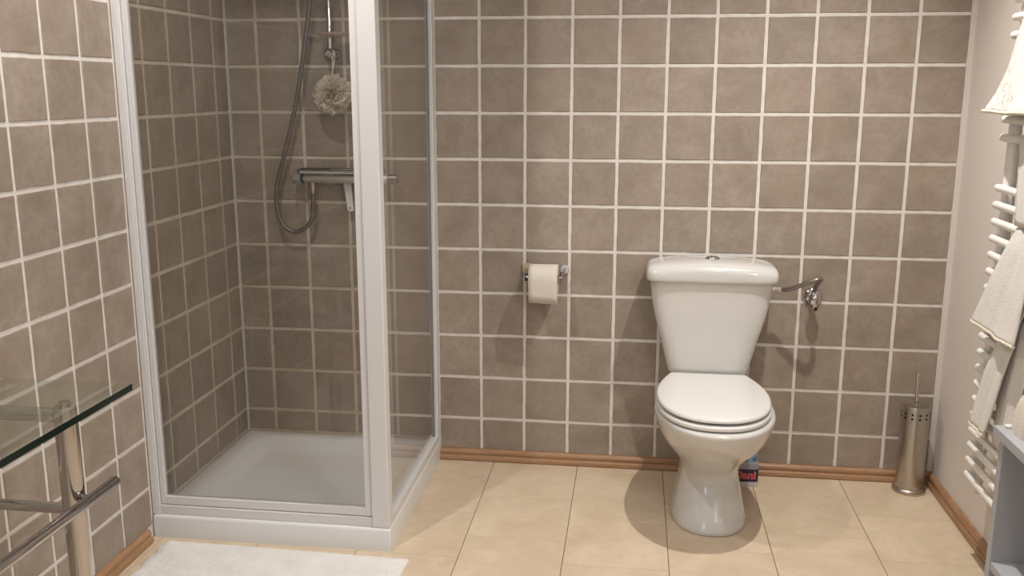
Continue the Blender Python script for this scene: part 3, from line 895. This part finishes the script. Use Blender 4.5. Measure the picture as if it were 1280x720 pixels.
# ------------------------------------------------------------------ blue-grey shelf unit at the right
SX0, SX1, SY0, SY1, SZ = 1.5165, 1.688, -1.037, -1.62, .60
su = thing('shelf_unit', 'blue-grey painted open shelf unit by the right wall, at the right edge', 'shelf unit', ((SX0+SX1)/2, (SY0+SY1)/2, 0))
def sp2(name, a, bev=.0015):
    bm = box(bmesh.new(), *a, bev)
    bm.transform(Matrix.Translation(-Vector(su.location)))
    return obj(name, bm, BLUEG, su)
sp2('top_board', (SX0, SX1, SY1, SY0, SZ-.026, SZ))
sp2('side_panel', (SX0+.012, SX1, SY0-.044, SY0-.016, 0, SZ-.0262))
sp2('side_panel', (SX0+.012, SX1, SY1+.016, SY1+.044, 0, SZ-.0262))
sp2('shelf_board', (SX0+.014, SX1-.012, SY1+.0442, SY0-.0442, .215, .238))
sp2('shelf_board', (SX0+.014, SX1-.012, SY1+.0442, SY0-.0442, .03, .053))
sp2('back_panel', (SX1-.0118, SX1-.004, SY1+.0442, SY0-.0442, 0.0, SZ-.0262))
# things on the unit
bm = bmesh.new()
rs = []
for y in (-1.075, -1.079, -1.145, -1.149):
    ins = .004 if y in (-1.075, -1.149) else 0
    rs.append([Vector((1.578+(.034-ins)*math.cos(a), y, .6005+(.105-ins)*max(0, math.sin(a))**.8)) for a in [PI*k/20 for k in range(21)]])
rings(bm, rs)
tag(obj('rolled_cloth', bm, terry('cream_cloth', (.66, .58, .48, 1), (.74, .67, .57, 1)), smooth=True, angle=.6), 'cream rolled cloth standing on the blue-grey shelf unit', 'cloth')
bm = bmesh.new(); lathe(bm, [(.009, .6004), (.0105, .602), (.0105, .6065), (.008, .608), (0, .6085)], (1.548, -1.055, 0), 20, cap1=False)
tag(obj('bottle_cap', bm, WPLAS, smooth=True), 'small white cap at the far edge of the shelf unit top', 'cap')

# ------------------------------------------------------------------ glass console table at the left
TGX = -.536; TGY = -1.588; TGZ = .80
tb = thing('console_table', 'glass topped console table on chrome legs against the left tiled wall', 'table', (-.745, -2.02, 0))
def tp(name, bm, mat, parent=tb, smooth=True, **k):
    bm.transform(Matrix.Translation(-Vector(tb.location)))
    return obj(name, bm, mat, parent, smooth=smooth, **k)
bm = box(bmesh.new(), -.962, TGX, -2.46, TGY, TGZ-.015, TGZ)
bm.faces.ensure_lookup_table()
bm.normal_update()
for fc in bm.faces:
    fc.material_index = 1 if abs(fc.normal.x) > .5 else 0
tp('glass_top', bm, [TGLASS, TEDGE], smooth=False)
LX, LY = -.643, -1.682
for ly, s in ((LY, 1), (-2.366, -1)):
    leg = tp('leg', lathe(bmesh.new(), [(.0245, 0), (.0245, .771), (.021, .775), (0, .7755)], (LX, ly, 0), 28, cap1=False), CHROME)
    for nm, z, r in (('upper_crossbar', .752, .0165), ('lower_crossbar', .533, .0125)):
        bm = tube(bmesh.new(), [(LX-.02, ly, z), (XL+.004, ly, z)], r, 18)
        tp(nm, bm, CHROME)
    bm = lathe(bmesh.new(), [(.012, .775), (.012, .7848)], (LX, ly, 0), 16)
    tp('standoff', bm, CHROME)
    bm = tube(bmesh.new(), [(LX+.018, ly, .562), (-.600, ly, .560)], .008, 12)
    tp('rail_connector', bm, CHROME)
bm = lathe(bmesh.new(), [(.0, -2.47), (.010, -2.469), (.0125, -2.465), (.0125, -1.585), (.010, -1.581), (0, -1.580)], (-.600, 0, .560), 20, 'y', False, False)
tp('towel_rail', bm, plain('satin_chrome', (.50, .47, .45, 1), .16, 1.0))

# ------------------------------------------------------------------ bath mat
bm = bmesh.new()
NX, NY = 120, 90
Z = []
def mat_pt(u, v_):
    xb, xf = -.912+.818*u, -.913+.802*u
    yb, yf = -.818-.020*u, -1.34
    x = xb+(xf-xb)*v_; y = yb+(yf-yb)*v_
    e = min(u, 1-u, v_*.6, (1-v_)*.6)
    x += .004*math.sin(v_*38+1) * (1-min(1, u*12)) + .003*noise.noise(Vector((v_*15, 3, 1)))
    y += .003*noise.noise(Vector((u*22, 7, 2)))*(1-min(1, v_*8))
    h = .013*min(1, e*26)**.5 + .0022*noise.noise(Vector((x*70, y*70, 1)))*min(1, e*40) + .0012*noise.noise(Vector((x*160, y*160, 4)))*min(1, e*40)
    return Vector((x, y, max(.0012, h)))
rows = [[mat_pt(i/NX, j/NY) for i in range(NX+1)] for j in range(NY+1)]
low = [[Vector((p.x, p.y, .0006)) for p in r] for r in rows]
vt = [[bm.verts.new(p) for p in r] for r in rows]
for j in range(NY):
    for i in range(NX): bm.faces.new((vt[j][i], vt[j][i+1], vt[j+1][i+1], vt[j+1][i]))
ring = vt[0] + [vt[j][NX] for j in range(1, NY+1)] + vt[NY][NX-1::-1] + [vt[j][0] for j in range(NY-1, 0, -1)]
lo_ = [bm.verts.new((v.co.x, v.co.y, .0005)) for v in ring]
for i in range(len(ring)):
    k = (i+1) % len(ring); bm.faces.new((ring[i], ring[k], lo_[k], lo_[i]))
tag(obj('bath_mat', bm, MATT, smooth=True, angle=3), 'white terry bath mat on the beige floor in front of the shower', 'bath mat')
